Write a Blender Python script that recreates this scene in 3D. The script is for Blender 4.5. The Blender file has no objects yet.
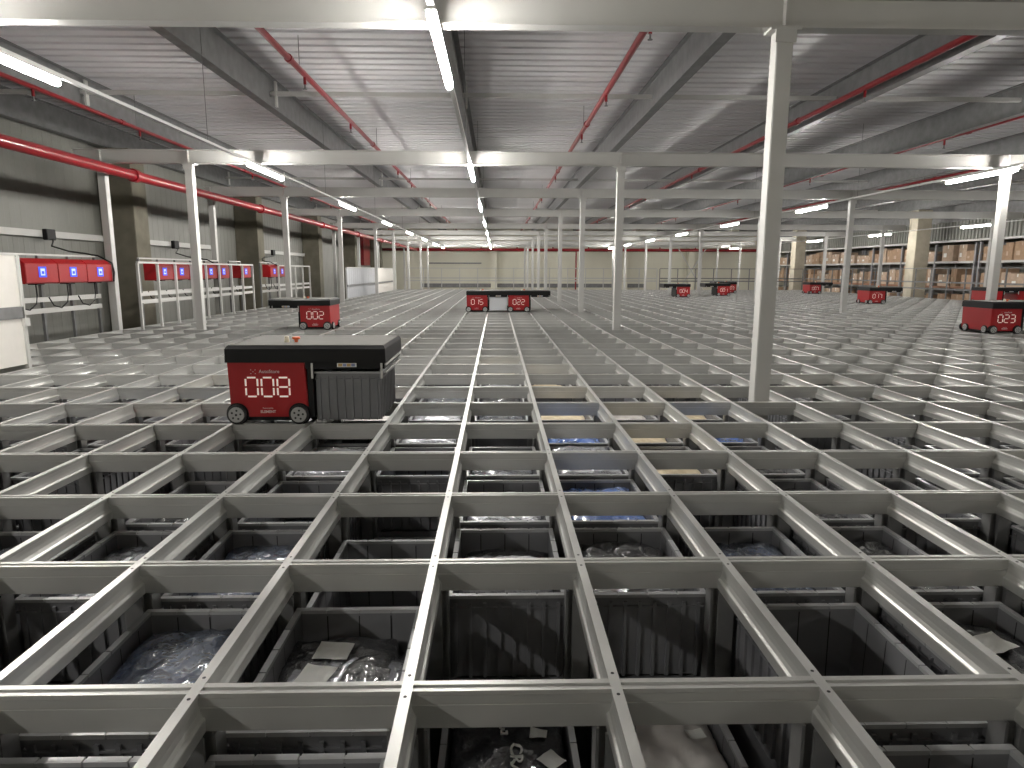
import bpy, bmesh, math, random
from mathutils import Vector, Matrix, noise
random.seed(7)
PI = math.pi
SC = bpy.context.scene
COL = SC.collection

# ------------------------------------------------------------------ helpers
def link(o, parent=None):
    COL.objects.link(o)
    if parent is not None: o.parent = parent
    return o

def tag(o, label=None, cat=None, group=None, kind=None):
    if label: o['label'] = label
    if cat: o['category'] = cat
    if group: o['group'] = group
    if kind: o['kind'] = kind
    return o

def empty(name, loc=(0, 0, 0), rz=0, label=None, cat=None, group=None):
    o = bpy.data.objects.new(name, None)
    o.location = loc; o.rotation_euler = (0, 0, rz); o.empty_display_size = .1
    link(o)
    return tag(o, label, cat, group)

def copy_tree(o, loc=None):
    c = o.copy(); COL.objects.link(c)
    if loc is not None: c.location = loc
    for ch in list(o.children):
        d = ch.copy(); COL.objects.link(d); d.parent = c
        for g in list(ch.children):
            e = g.copy(); COL.objects.link(e); e.parent = d
    return c

class MB:
    def __init__(s): s.v = []; s.f = []; s.m = []; s.mi = 0; s.sm = False; s.smooth = []
    def poly(s, pts, faces):
        n = len(s.v); s.v += [tuple(p) for p in pts]
        for f in faces: s.f.append([n + i for i in f]); s.m.append(s.mi); s.smooth.append(s.sm)
        return s
    def box(s, x0, x1, y0, y1, z0, z1):
        p = [(x0,y0,z0),(x1,y0,z0),(x1,y1,z0),(x0,y1,z0),(x0,y0,z1),(x1,y0,z1),(x1,y1,z1),(x0,y1,z1)]
        return s.poly(p, [(0,3,2,1),(4,5,6,7),(0,1,5,4),(1,2,6,5),(2,3,7,6),(3,0,4,7)])
    def frus(s, a, b, za, zb):   # a,b = (x0,x1,y0,y1)
        p = [(a[0],a[2],za),(a[1],a[2],za),(a[1],a[3],za),(a[0],a[3],za),(b[0],b[2],zb),(b[1],b[2],zb),(b[1],b[3],zb),(b[0],b[3],zb)]
        return s.poly(p, [(0,3,2,1),(4,5,6,7),(0,1,5,4),(1,2,6,5),(2,3,7,6),(3,0,4,7)])
    def cyl(s, p0, p1, r, n=12, r1=None, caps=True):
        p0 = Vector(p0); p1 = Vector(p1); d = (p1 - p0).normalized()
        a = d.orthogonal().normalized(); b = d.cross(a); r1 = r if r1 is None else r1
        pts = [p0 + (a*math.cos(t)+b*math.sin(t))*r for t in [2*PI*i/n for i in range(n)]]
        pts += [p1 + (a*math.cos(t)+b*math.sin(t))*r1 for t in [2*PI*i/n for i in range(n)]]
        fs = [(i, (i+1) % n, n+(i+1) % n, n+i) for i in range(n)]
        if caps: fs += [tuple(range(n-1, -1, -1)), tuple(range(n, 2*n))]
        o = s.sm; s.sm = True; s.poly(pts, fs[:n]); 
        s.sm = o
        if caps:
            s.poly(pts, fs[n:])
        return s
    def tube(s, path, r, n=8):
        path = [Vector(p) for p in path]
        rings = []
        for i, p in enumerate(path):
            d = (path[min(i+1, len(path)-1)] - path[max(i-1, 0)]).normalized()
            a = d.cross(Vector((.13, .21, .97))).normalized(); b = d.cross(a)
            rings.append([p + (a*math.cos(2*PI*k/n)+b*math.sin(2*PI*k/n))*r for k in range(n)])
        pts = [q for g in rings for q in g]
        fs = [(i*n+k, i*n+(k+1) % n, (i+1)*n+(k+1) % n, (i+1)*n+k) for i in range(len(path)-1) for k in range(n)]
        o = s.sm; s.sm = True; s.poly(pts, fs); s.sm = o
        return s
    def prism(s, prof, axis, a, b):   # closed profile (u,w); axis 'y': u->x ; axis 'x': u->y ; axis 'z': (x,y)
        n = len(prof)
        if axis == 'y': P = [(u, a, w) for u, w in prof] + [(u, b, w) for u, w in prof]
        elif axis == 'x': P = [(a, u, w) for u, w in prof] + [(b, u, w) for u, w in prof]
        else: P = [(u, w, a) for u, w in prof] + [(u, w, b) for u, w in prof]
        return s.poly(P, [(i, (i+1) % n, n+(i+1) % n, n+i) for i in range(n)] + [tuple(range(n-1, -1, -1)), tuple(range(n, 2*n))])
    def mesh(s, name, mats, bevel=0):
        me = bpy.data.meshes.new(name)
        me.from_pydata(s.v, [], s.f); 
        for m in (mats if isinstance(mats, (list, tuple)) else [mats]): me.materials.append(m)
        me.polygons.foreach_set('material_index', s.m)
        me.polygons.foreach_set('use_smooth', s.smooth)
        bm = bmesh.new(); bm.from_mesh(me)
        bmesh.ops.recalc_face_normals(bm, faces=bm.faces)
        if bevel:
            bmesh.ops.remove_doubles(bm, verts=bm.verts, dist=1e-6)
            es = [e for e in bm.edges if e.is_manifold and e.calc_face_angle(0) > .6]
            bmesh.ops.bevel(bm, geom=es, offset=bevel, segments=2, affect='EDGES', clamp_overlap=True)
        bm.to_mesh(me); bm.free(); me.update()
        return me
    def obj(s, name, mats, parent=None, bevel=0, loc=None):
        o = bpy.data.objects.new(name, s.mesh(name, mats, bevel))
        if loc: o.location = loc
        return link(o, parent)

def ordn(n):
    w = ['zeroth','first','second','third','fourth','fifth','sixth','seventh','eighth','ninth','tenth','eleventh','twelfth']
    if n < len(w): return w[n]
    return str(n) + ('th' if 10 <= n % 100 <= 20 else {1:'st',2:'nd',3:'rd'}.get(n % 10, 'th'))
def num(n): return ['zero','one','two','three','four','five','six','seven','eight','nine','ten','eleven','twelve'][n] if n <= 12 else str(n)

# ------------------------------------------------------------------ materials
def mat(name, col, rough=.5, metal=0, emis=None, es=0, spec=.5, coat=0, noise_amt=0, noise_scale=8, stretch=(1,1,1), bump=0, bump_scale=40, rvar=0):
    m = bpy.data.materials.new(name); m.use_nodes = True
    nt = m.node_tree; b = nt.nodes['Principled BSDF']
    b.inputs['Base Color'].default_value = (*col, 1); b.inputs['Roughness'].default_value = rough
    b.inputs['Metallic'].default_value = metal; b.inputs['Specular IOR Level'].default_value = spec
    if coat: b.inputs['Coat Weight'].default_value = coat; b.inputs['Coat Roughness'].default_value = .08
    if emis: b.inputs['Emission Color'].default_value = (*emis, 1); b.inputs['Emission Strength'].default_value = es
    if noise_amt or bump or rvar:
        tc = nt.nodes.new('ShaderNodeTexCoord'); mp = nt.nodes.new('ShaderNodeMapping'); nt.links.new(tc.outputs['Object'], mp.inputs[0])
        mp.inputs['Scale'].default_value = stretch
        nz = nt.nodes.new('ShaderNodeTexNoise'); nz.inputs['Scale'].default_value = noise_scale; nz.inputs['Detail'].default_value = 5
        nt.links.new(mp.outputs[0], nz.inputs['Vector'])
        if noise_amt:
            mr = nt.nodes.new('ShaderNodeMapRange'); mr.inputs['From Min'].default_value = .3; mr.inputs['From Max'].default_value = .7
            mr.inputs['To Min'].default_value = 1-noise_amt; mr.inputs['To Max'].default_value = 1+noise_amt*.5
            nt.links.new(nz.outputs['Fac'], mr.inputs['Value'])
            mx = nt.nodes.new('ShaderNodeVectorMath'); mx.operation = 'SCALE'; mx.inputs[0].default_value = col
            nt.links.new(mr.outputs[0], mx.inputs['Scale']); nt.links.new(mx.outputs[0], b.inputs['Base Color'])
        if rvar:
            m2 = nt.nodes.new('ShaderNodeMapRange'); m2.inputs['To Min'].default_value = max(.05, rough-rvar); m2.inputs['To Max'].default_value = rough+rvar
            nt.links.new(nz.outputs['Fac'], m2.inputs['Value']); nt.links.new(m2.outputs[0], b.inputs['Roughness'])
        if bump:
            n2 = nt.nodes.new('ShaderNodeTexNoise'); n2.inputs['Scale'].default_value = bump_scale; n2.inputs['Detail'].default_value = 3
            nt.links.new(tc.outputs['Object'], n2.inputs['Vector'])
            bp = nt.nodes.new('ShaderNodeBump'); bp.inputs['Strength'].default_value = bump; bp.inputs['Distance'].default_value = .01
            nt.links.new(n2.outputs['Fac'], bp.inputs['Height']); nt.links.new(bp.outputs[0], b.inputs['Normal'])
    return m

M = {}
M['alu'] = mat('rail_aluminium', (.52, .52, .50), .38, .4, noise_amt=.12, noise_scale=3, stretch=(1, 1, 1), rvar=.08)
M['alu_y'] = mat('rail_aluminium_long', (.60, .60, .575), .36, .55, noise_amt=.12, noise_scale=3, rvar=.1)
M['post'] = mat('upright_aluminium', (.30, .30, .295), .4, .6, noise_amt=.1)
M['hole'] = mat('screw_dark', (.02, .02, .02), .5, .3)
M['bin'] = mat('bin_plastic', (.18, .181, .19), .38, 0, noise_amt=.12, noise_scale=5)
M['bin_rim'] = mat('bin_rim_sheen', (.38, .385, .39), .3, 0)  # same plastic as the body; grazing sheen put into the lighter colour
M['bin_pale'] = mat('bin_pale_plastic', (.78, .8, .82), .35, 0)
M['white'] = mat('painted_steel_white', (.56, .555, .53), .42, 0, noise_amt=.06, noise_scale=2)
M['galv'] = mat('galvanised_steel', (.22, .22, .22), .42, .35, noise_amt=.2, noise_scale=6)
M['deck'] = mat('roof_deck_steel', (.80, .79, .80), .4, .1, noise_amt=.1, noise_scale=.6)
M['red'] = mat('red_panel', (.36, .006, .009), .38, 0, coat=.1)
M['redpipe'] = mat('red_pipe_paint', (.27, .010, .016), .3, 0, coat=.2, noise_amt=.15)
M['black'] = mat('black_plastic', (.006, .006, .0065), .45, 0, spec=.25)
M['lidtop'] = mat('lid_top', (.10, .095, .085), .62, 0, noise_amt=.15, noise_scale=9)
M['rubber'] = mat('wheel_rubber', (.02, .02, .02), .7)
M['hub'] = mat('wheel_hub', (.42, .42, .41), .45, .3)
M['led'] = mat('led_segment', (.9, .8, .75), .5, 0, emis=(1, .78, .68), es=.4)
M['print'] = mat('white_print', (.75, .62, .6), .5)
M['wallp'] = mat('wall_panel', (.25, .25, .225), .5, 0, noise_amt=.08, noise_scale=1)
M['wallback'] = mat('wall_cream', (.70, .68, .56), .6, 0, noise_amt=.06, noise_scale=.5)
M['concrete'] = mat('concrete', (.20, .185, .14), .85, 0, noise_amt=.2, noise_scale=3)
M['concrete2'] = mat('concrete_pale', (.46, .42, .33), .85, 0, noise_amt=.15, noise_scale=3)
M['floor'] = mat('floor_concrete', (.10, .10, .10), .7, 0, noise_amt=.2, noise_scale=2)
M['tube'] = mat('lamp_tube', (1, 1, 1), .5, 0, emis=(1, .97, .92), es=260)
M['lampbody'] = mat('lamp_body', (.75, .75, .73), .4)
M['blue'] = mat('blue_screen', (.02, .05, .6), .4, 0, emis=(.03, .09, 1), es=.7)
M['screenw'] = mat('screen_pale', (.5, .6, 1), .4, 0, emis=(.45, .55, 1), es=.6)
M['cable'] = mat('black_cable', (.012, .012, .012), .6)
M['fence_w'] = mat('fence_panel_white', (.74, .71, .66), .5, 0, noise_amt=.04)
M['fence_shade'] = mat('fence_panel_shaded', (.42, .43, .45), .5, 0)  # fence sheet away from the lamps, its dimmer light put into the colour
M['rack'] = mat('rack_steel', (.30, .30, .31), .5, .2)
M['rackor'] = mat('rack_beam_orange', (.34, .17, .10), .5)
M['card'] = mat('cardboard', (.42, .28, .18), .8, 0, noise_amt=.15, noise_scale=4)
M['card2'] = mat('cardboard_pale', (.56, .42, .31), .8, 0, noise_amt=.15, noise_scale=4)
M['paper'] = mat('paper_label', (.85, .85, .81), .5)
M['yellow'] = mat('yellow_green_strip', (.5, .5, .04), .5)
M['orange'] = mat('orange_plastic', (.7, .12, .03), .4)
M['brass'] = mat('cream_plastic', (.75, .7, .55), .35)
M['stk_y'] = mat('sticker_amber', (.6, .4, .15), .5)
M['stk_b'] = mat('sticker_blue', (.25, .3, .5), .5)

def bagmat(name, col, rough=.2, metal=0):
    m = mat(name, col, rough, metal, coat=1, bump=1.0, bump_scale=46, spec=.8)
    nt = m.node_tree
    return m
B = {
 'black': bagmat('bag_black', (.03, .031, .036)),
 'navy': bagmat('bag_navy', (.06, .08, .13)),
 'grey': bagmat('bag_grey', (.13, .14, .16)),
 'silver': bagmat('bag_clear_silver', (.55, .56, .6), .18, .35),
 'white': mat('bag_white', (.62, .59, .56), .6, 0, bump=.3, bump_scale=20),
 'blue': bagmat('bag_blue', (.09, .18, .48)),
 'cream': mat('bag_cream', (.70, .60, .42), .5, 0, bump=.3, bump_scale=20),
}

# ------------------------------------------------------------------ camera (world: x right, y into the hall, z up, z=0 is the top of the storage grid)
F_PX, PITCH, YAW, ROLL, CAMZ = 667.834, .168052, .0231589, .00243880, .991039
Fv = Vector((math.sin(YAW)*math.cos(PITCH), math.cos(YAW)*math.cos(PITCH), -math.sin(PITCH)))
Rv = Vector((math.cos(YAW), -math.sin(YAW), 0)); Uv = Rv.cross(Fv)
c_, s_ = math.cos(ROLL), math.sin(ROLL)
R2 = c_*Rv + s_*Uv; U2 = -s_*Rv + c_*Uv
cd = bpy.data.cameras.new('camera'); cam = bpy.data.objects.new('camera', cd); COL.objects.link(cam)
cam.matrix_world = Matrix(((R2.x, U2.x, -Fv.x, 0), (R2.y, U2.y, -Fv.y, 0), (R2.z, U2.z, -Fv.z, CAMZ), (0, 0, 0, 1)))
cd.sensor_width = 36; cd.lens = F_PX/1024*36; cd.clip_start = .05; cd.clip_end = 200
SC.camera = cam

# ------------------------------------------------------------------ layout numbers
S, D = .505, .705
X0, Y0 = -.21712, 1.47661
rx = lambda i: X0 + i*S
ry = lambda k: Y0 + k*D
KMIN, KMAX = -2, 49
IMAX = 33
YFAR = ry(KMAX)
def imin(k):            # leftmost cell column at cell row k
    if k < 8: return -9
    if k < 29: return -12
    return -10
FLOOR = -1.475
ROOF = 4.30
XL, XR, YN, YF = -9.3, 23.5, -3.6, 54.0

# ------------------------------------------------------------------ the hall
def struct(name, mb, m, bevel=0, label=None):
    o = mb.obj(name, m, None, bevel); o['kind'] = 'structure'
    if label: o['label'] = label
    return o
struct('floor', MB().box(XL-.2, XR+.2, YN-.2, YF+.2, FLOOR-.1, FLOOR), M['floor'])
# corrugated left wall (vertical panels with shallow ribs)
def ribbed_wall(x, y0, y1, z0, z1, face, pitch=.30, depth=.005):
    mb = MB(); y = y0
    pts = []
    while y < y1-1e-6:
        pts += [(y, 0), (y+pitch*.42, 0), (y+pitch*.46, 1), (y+pitch*.96, 1)]
        y += pitch
    pts.append((y1, 0))
    V = []; Fc = []
    for i, (yy, d) in enumerate(pts):
        xx = x + face*depth*d
        V += [(xx, yy, z0), (xx, yy, z1)]
        if i: Fc.append((2*i-2, 2*i, 2*i+1, 2*i-1))
    mb.poly(V, Fc)
    mb.box(min(x-face*.15, x-face*.001), max(x-face*.15, x-face*.001), y0, y1, z0, z1)
    return mb
struct('wall_left', ribbed_wall(XL, YN, YF, FLOOR, ROOF+.1, 1), M['wallp'])
struct('wall_right', ribbed_wall(XR, YN, YF, FLOOR, ROOF+.1, -1), M['wallp'])
struct('wall_back', MB().box(XL, XR, YF, YF+.15, FLOOR, ROOF+.1), M['wallback'])
struct('wall_front', MB().box(XL, XR, YN-.15, YN, FLOOR, ROOF+.1), M['wallback'])
# roof deck: trapezoid ribs running across the hall
def deck():
    mb = MB(); p = .30; V = []; Fc = []; y = YN; pts = []
    while y < YF:
        pts += [(y, 0), (y+.20, 0), (y+.208, .10), (y+.292, .10)]
        y += p
    for i, (yy, d) in enumerate(pts):
        V += [(XL-.1, yy, ROOF+d), (XR+.1, yy, ROOF+d)]
        if i: Fc.append((2*i-2, 2*i-1, 2*i+1, 2*i))
    mb.poly(V, Fc); mb.box(XL-.1, XR+.1, YN, YF, ROOF+.12, ROOF+.2)
    return mb
struct('ceiling', deck(), M['deck'])
# bulkhead of ribbed sheet above the racking on the right
struct('wall_bulkhead', ribbed_wall(21.05, 13, YF, 2.42, 3.25, -1, .22, .05), M['wallp'])
struct('trim_6', MB().box(21.0, 21.3, 13, YF, 3.251, ROOF), M['galv'])
struct('trim_1', MB().box(20.94, 21.04, 13, YF, 2.33, 2.42), M['white'], 0)
for n, (z0, z1, x0, x1) in enumerate(((1.52, 1.62, -5.5, -1.2), (-.32, -.02, -6, 12))):
    struct('trim_%d' % (n+2), MB().box(x0, x1, YF-.06, YF, z0, z1), M['galv'])

# concrete columns of the hall
def cc(x0, x1, y0, y1, m, label):
    o = MB().box(x0, x1, y0, y1, FLOOR, 3.765 if y0 < YF-1 else ROOF).obj('concrete_column', m, None, .012)
    tag(o, label, 'column', 'concrete columns of the hall', 'structure')
for n, y in enumerate((16.3, 24.5, 32.8, 41.1, 50.2)):
    cc(XL+.02, -8.5, y, y+.65, M['concrete'], 'square concrete column by the left wall, %s from the camera' % ordn(n+1))
for n, y in enumerate((18.3, 30.8, 43.3)):
    cc(19.2, 19.85, y, y+.65, M['concrete2'], ('pale concrete column before the pallet racking outside the right edge', 'pale concrete column in front of the cartons at right', 'far pale concrete column at the far end of the pallet racking')[n])
for n, x in enumerate((-.45, 9.9, 15.2)):
    cc(x, x+.5, YF-.55, YF-.02, M['wallback'], 'cream column against the far wall, %s from the left' % ordn(n+1))

# ------------------------------------------------------------------ roof steel
def ibeam_prof(w, h, z0, tf=.014, tw=.010, c=0):
    return [(c-w/2, z0), (c+w/2, z0), (c+w/2, z0+tf), (c+tw/2, z0+tf), (c+tw/2, z0+h-tf), (c+w/2, z0+h-tf), (c+w/2, z0+h), (c-w/2, z0+h), (c-w/2, z0+h-tf), (c-tw/2, z0+h-tf), (c-tw/2, z0+tf), (c-w/2, z0+tf)]
roofx = [-9.05, -7.22, -3.95, -.62, 2.76, 6.05, 9.4, 12.7, 16.0, 19.3]
for n, x in enumerate(roofx):
    w = ['hard against the left wall', 'second from the left wall', 'left of the central lamp row', 'right above the central lamp row', 'just right of centre', 'left of the third sprinkler pipe', 'second from centre on the right', 'third from centre on the right', 'fourth from centre on the right', 'fifth from centre, rightmost'][n]
    o = MB().prism(ibeam_prof(.16, .52, 3.77, c=x), 'y', YN+.02, YF-.02).obj('roof_beam', M['galv'])
    tag(o, 'grey galvanised roof beam running lengthwise, %s' % w, 'beam', 'lengthwise roof beams', 'thing')
for n, y in enumerate((12.45, 23.4, 34.4, 45.4)):
    t = empty('roof_tie', (0, y, 4.03), label='thin white cross tie under the roof, %s from the camera' % ordn(n+1), cat='tie bar', group='roof ties')
    MB().box(XL+.1, XR-.1, -.03, .03, -.035, .035).obj('tie_bar', M['white'], t)
    for x in roofx[:-1]:
        MB().box(x+.085, x+.115, -.045, .045, -.22, .2).obj('bracket', M['white'], t)

# mezzanine-like white frame over the grid: cross beams on square columns
BY = [5.055, 11.40, 16.335, 21.975, 28.32, 33.25, 38.7, 45.0, 49.6]
CX = [-6.72, -5.012, 2.06, 8.56, 16.25]
for n, y in enumerate(BY):
    t = empty('cross_beam', (0, y+.06, 2.70), label='white steel beam spanning the hall above the grid, %s from the camera' % ordn(n+1), cat='beam', group='white cross beams')
    t['kind'] = 'thing'
    x1 = 17.2
    MB().prism(ibeam_prof(.12, .215, 0, .012, .008), 'x', -6.85, x1).obj('beam_profile', M['white'], t)
    for x in ([-6.42]+CX[1:] if n == 1 else CX):
        MB().box(x-.008, x+.008, -.062, .062, .01, .205).obj('splice_plate', M['white'], t)
        MB().box(x-.11, x+.11, -.07, .07, -.016, 0).obj('cap_plate', M['white'], t)
for ci, x_ in enumerate(CX):
    for n, y in enumerate(BY):
        x = -6.42 if (ci == 0 and n == 1) else x_
        if ci == 4 and n < 1: continue
        if ci == 0 and n < 1: continue
        side = ['beside the left wall', 'in the left line', 'in the middle line', 'in the right line', 'in the far right line'][ci]
        t = MB().box(x-.06, x+.06, y, y+.12, FLOOR, 2.684).obj('steel_column', M['white'], None, .006)
        tag(t, 'square white steel column %s, under the %s cross beam from camera' % (side, ordn(n+1)), 'column', 'white steel columns', 'thing')
        if y < 45:
            MB().box(x-.075, x+.075, y-.012, y+.0, 2.60, 2.684).obj('top_bracket', M['white'], t)
# diagonal bracing far right
o = MB()
o.cyl((12.9, 48, -.5), (14.9, 48, 2.6), .04, 6); o.cyl((14.9, 48.1, -.5), (12.9, 48.1, 2.6), .04, 6)
o = o.obj('cross_brace', M['white']); tag(o, 'white X-shaped bracing rods near the far wall', 'brace')
MB().box(12.75, 15.05, 47.9, 48.2, FLOOR, -.45).obj('brace_foot', M['white'], o)

# ------------------------------------------------------------------ sprinkler pipes
def pipe(x, z, r, label, heads=True, dy=3.15, y0=YN+.1, off=0.0):
    o = MB().cyl((x, y0, z), (x, YF-.3, z), r, 12).obj('sprinkler_pipe', M['redpipe'])
    tag(o, label, 'pipe', 'red sprinkler pipes')
    y = 4.2 + off; c = 0
    while y < YF-1 and heads:
        if y > 3:
            h = MB(); h.cyl((x, y, z-r), (x, y, z-r-.10), .022, 8); h.obj('drop_pipe', M['redpipe'], o)
            h2 = MB(); h2.cyl((x, y, z-r-.10), (x, y, z-r-.16), .012, 8); h2.cyl((x, y, z-r-.16), (x, y, z-r-.168), .03, 10); h2.obj('sprinkler_head', M['galv'], o)
        y += dy
    y = 6.6 + off
    while y < YF-1:
        MB().cyl((x, y-.05, z), (x, y+.05, z), r*1.35, 12).obj('pipe_coupling', M['redpipe'], o)
        MB().cyl((x, y+.5, z+r), (x, y+.5, ROOF), .006, 6).obj('hanger_rod', M['galv'], o)
        y += dy*2
    return o
pipe(-6.84, 3.65, .035, 'thin red sprinkler pipe above the left wall', dy=3.0, off=.4)
pipe(-2.83, 3.84, .042, 'red sprinkler pipe under the roof, left of the central lamps', off=3.2)
pipe(1.78, 3.84, .046, 'red sprinkler pipe under the roof, first right of the central lamps', off=.9)
pipe(5.80, 3.84, .046, 'red sprinkler pipe under the roof, second right of the central lamps', off=.5)
pipe(9.72, 3.84, .04, 'red sprinkler pipe under the roof, third right of the central lamps', off=1.3)
pipe(13.6, 3.84, .04, 'red sprinkler pipe under the roof, fourth right of the central lamps', off=2.0)
o = MB().cyl((-6.22, 2.0, 2.585), (-6.22, YF-.6, 2.585), .085, 20).obj('fire_main_pipe', M['redpipe'])
tag(o, 'thick red fire main running low along the left wall', 'pipe')
for y in (5.4, 12.05, 18.3, 24.6, 30.8, 37.1, 43.3):
    MB().cyl((-6.22, y-.06, 2.585), (-6.22, y+.06, 2.585), .112, 20).obj('pipe_coupling', M['redpipe'], o)
o = MB().cyl((XL+.3, YF-.9, 2.60), (20.9, YF-.9, 2.60), .11, 14).obj('fire_main_pipe', M['redpipe'])
tag(o, 'red fire main crossing in front of the far cream wall', 'pipe')
for i in range(9):
    MB().cyl((-4+2.8*i, YF-.9, 2.71), (-4+2.8*i, YF-.9, 3.1), .05, 8).obj('riser_stub', M['redpipe'], o)
o = MB().cyl((6.25, YF-.7, FLOOR), (6.25, YF-.7, 2.49), .06, 10).obj('riser_pipe', M['redpipe']); tag(o, 'red vertical riser pipe on the far wall behind the railing', 'pipe')
o = MB().box(XL+.02, XL+.25, 46.6, 48.8, 1.35, 3.7).obj('red_wall_panel', M['redpipe'], None, .01); tag(o, 'tall red panel high on the left wall beyond the charging racks', 'panel')

# ------------------------------------------------------------------ lamps
proto = None
rows = [(-3.87, 'left lamp row'), (-.42, 'central lamp row'), (8.33, 'right lamp row'), (17.35, 'far right lamp row')]
for x, nm in rows:
    t = MB().prism([(x-.022, 2.665), (x+.022, 2.665), (x+.022, 2.698), (x-.022, 2.698)], 'y', YN+.5, YF-4).obj('lamp_trunking', M['lampbody'])
    tag(t, 'narrow white trunking that carries the %s' % nm, 'trunking', 'lamp trunking')
    for q in range(9): MB().cyl((x, 3.2+6.27*q, 2.698), (x, 3.2+6.27*q, ROOF-.002), .004, 6).obj('suspension_wire', M['galv'], t)
    for n in range(-1, 8):
        if n < 0 and x in (-.42, 17.35): continue  # lamps behind the camera are unseen, added to brighten the near grid
        y = 5.5 + 6.27*n
        lab = 'lit linear tube lamp, %s from the camera in the %s' % (ordn(n+1), nm)
        if n < 0: lab = 'lit linear tube lamp behind the camera in the %s' % nm
        if proto is None:
            proto = empty('tube_lamp', (x, y, 2.665), label=lab, cat='lamp', group='linear tube lamps')
            MB().prism([(-.034, -.022), (.034, -.022), (.034, -.012), (.024, -.0005), (-.024, -.0005), (-.034, -.012)], 'y', -.86, .86).obj('lamp_housing', M['lampbody'], proto)
            MB().cyl((0, -.84, -.052), (0, .84, -.052), .030, 12).obj('diffuser', M['tube'], proto)
        else:
            c = copy_tree(proto, (x, y, 2.665)); c['label'] = lab

# ------------------------------------------------------------------ storage grid rails
LP = [(-.0135, 0), (.0135, 0), (.0135, -.010), (.0095, -.014), (.0100, -.032), (.0125, -.048), (.0175, -.060), (.0235, -.066), (.0245, -.070), (.0235, -.100),
      (-.0235, -.100), (-.0245, -.070), (-.0235, -.066), (-.0175, -.060), (-.0125, -.048), (-.0100, -.032), (-.0095, -.014), (-.0135, -.010)]
CP = [(-.021, -.001), (-.009, -.001), (-.008, -.007), (.004, -.007), (.005, -.001), (.021, -.001), (.021, -.012), (.0195, -.014), (.0195, -.036), (.0175, -.037), (.0175, -.039), (.0195, -.040), (.0195, -.100),
      (-.0195, -.100), (-.0195, -.040), (-.0175, -.039), (-.0175, -.037), (-.0195, -.036), (-.0195, -.014), (-.021, -.012)]
def rail_place(i):
    if i == 0: return 'the one meeting the bottom edge just left of centre'
    return '%s to the %s of the rail left of bottom centre' % (ordn(abs(i)), 'left' if i < 0 else 'right')
for i in range(-12, IMAX+1):
    k0 = KMIN; k1 = KMAX
    if i < -9: k0 = 8
    if i < -10: k1 = 29
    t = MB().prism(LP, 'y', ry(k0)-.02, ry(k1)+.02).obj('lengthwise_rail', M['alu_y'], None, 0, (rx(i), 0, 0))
    tag(t, 'silver lengthwise grid rail, ' + rail_place(i), 'rail', 'lengthwise grid rails', 'thing')
    if -6 <= i <= 7:
        for k in range(0, 4):
            if abs(i) > 2+1.4*k+1: continue
            for d in (-.042, .042):
                MB().cyl((0, ry(k)+d, -.002), (0, ry(k)+d, .0006), .0046, 8).obj('screw', M['hole'], t)
for k in range(KMIN, KMAX+1):
    a = imin(min(k, KMAX-1)) if k >= 8 else -9
    a = min(imin(max(k-1, KMIN)), imin(min(k, KMAX-1)))
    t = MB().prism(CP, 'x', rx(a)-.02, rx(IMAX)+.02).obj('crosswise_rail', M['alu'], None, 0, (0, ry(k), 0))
    lab = 'silver crosswise grid rail under the lower edge of the picture' if k < -1 else 'silver crosswise grid rail, %s one counted from the camera' % ordn(k+2)
    tag(t, lab, 'rail', 'crosswise grid rails', 'thing')

# ------------------------------------------------------------------ what stands where in the grid
NEAR = 12                     # cell rows modelled bin by bin
def vis(k):                   # columns in view at cell row k
    y = ry(k)+D
    a = int(math.floor((-.80*y - X0)/S)); b = int(math.ceil((.84*y - X0)/S))
    return max(a, imin(k)), min(b, IMAX-1)
colcells = set()
for x in CX:
    for y in BY:
        colcells.add((int(math.floor((x-X0)/S)), int(math.floor((y-Y0)/D))))

# uprights
def post_mb(mb, x, y, full=True):
    a = .010
    mb.prism([(x-a, y-.045), (x+a, y-.045), (x+a, y-a), (x+.045, y-a), (x+.045, y+a), (x+a, y+a), (x+a, y+.045), (x-a, y+.045), (x-a, y+a), (x-.045, y+a), (x-.045, y-a), (x-a, y-a)], 'z', FLOOR, -.100)
    if full:
        for sx in (-1, 1):
            mb.box(x+sx*.045-.004, x+sx*.045+.004, y-.028, y+.028, FLOOR, -.101)
        for sy in (-1, 1):
            mb.box(x-.028, x+.028, y+sy*.045-.004, y+sy*.045+.004, FLOOR, -.101)
pm = MB(); post_mb(pm, 0, 0); pme = pm.mesh('grid_upright', M['post'])
for k in range(-1, 9):
    a, b = vis(k)
    for i in range(a, b+2):
        if i > IMAX: continue
        o = bpy.data.objects.new('grid_upright', pme); o.location = (rx(i), ry(k), 0); COL.objects.link(o)
        pos = 'below centre rail' if i == 0 else '%s rails %s of centre rail' % (num(abs(i)), 'left' if i < 0 else 'right')
        tag(o, 'grooved metal upright under %s crosswise rail, %s' % (ordn(k+2), pos), 'upright', 'grid uprights', 'thing')
mb = MB()
for k in range(9, KMAX+1, 1):
    for i in range(imin(min(k, KMAX-1)), IMAX+1):
        mb.box(rx(i)-.012, rx(i)+.012, ry(k)-.045, ry(k)+.045, -.6, -.1)
        mb.box(rx(i)-.045, rx(i)+.045, ry(k)-.012, ry(k)+.012, -.6, -.1)
o = mb.obj('grid_upright_field', M['post']); tag(o, 'uprights under the distant part of the grid', 'uprights', None, 'stuff')

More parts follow.
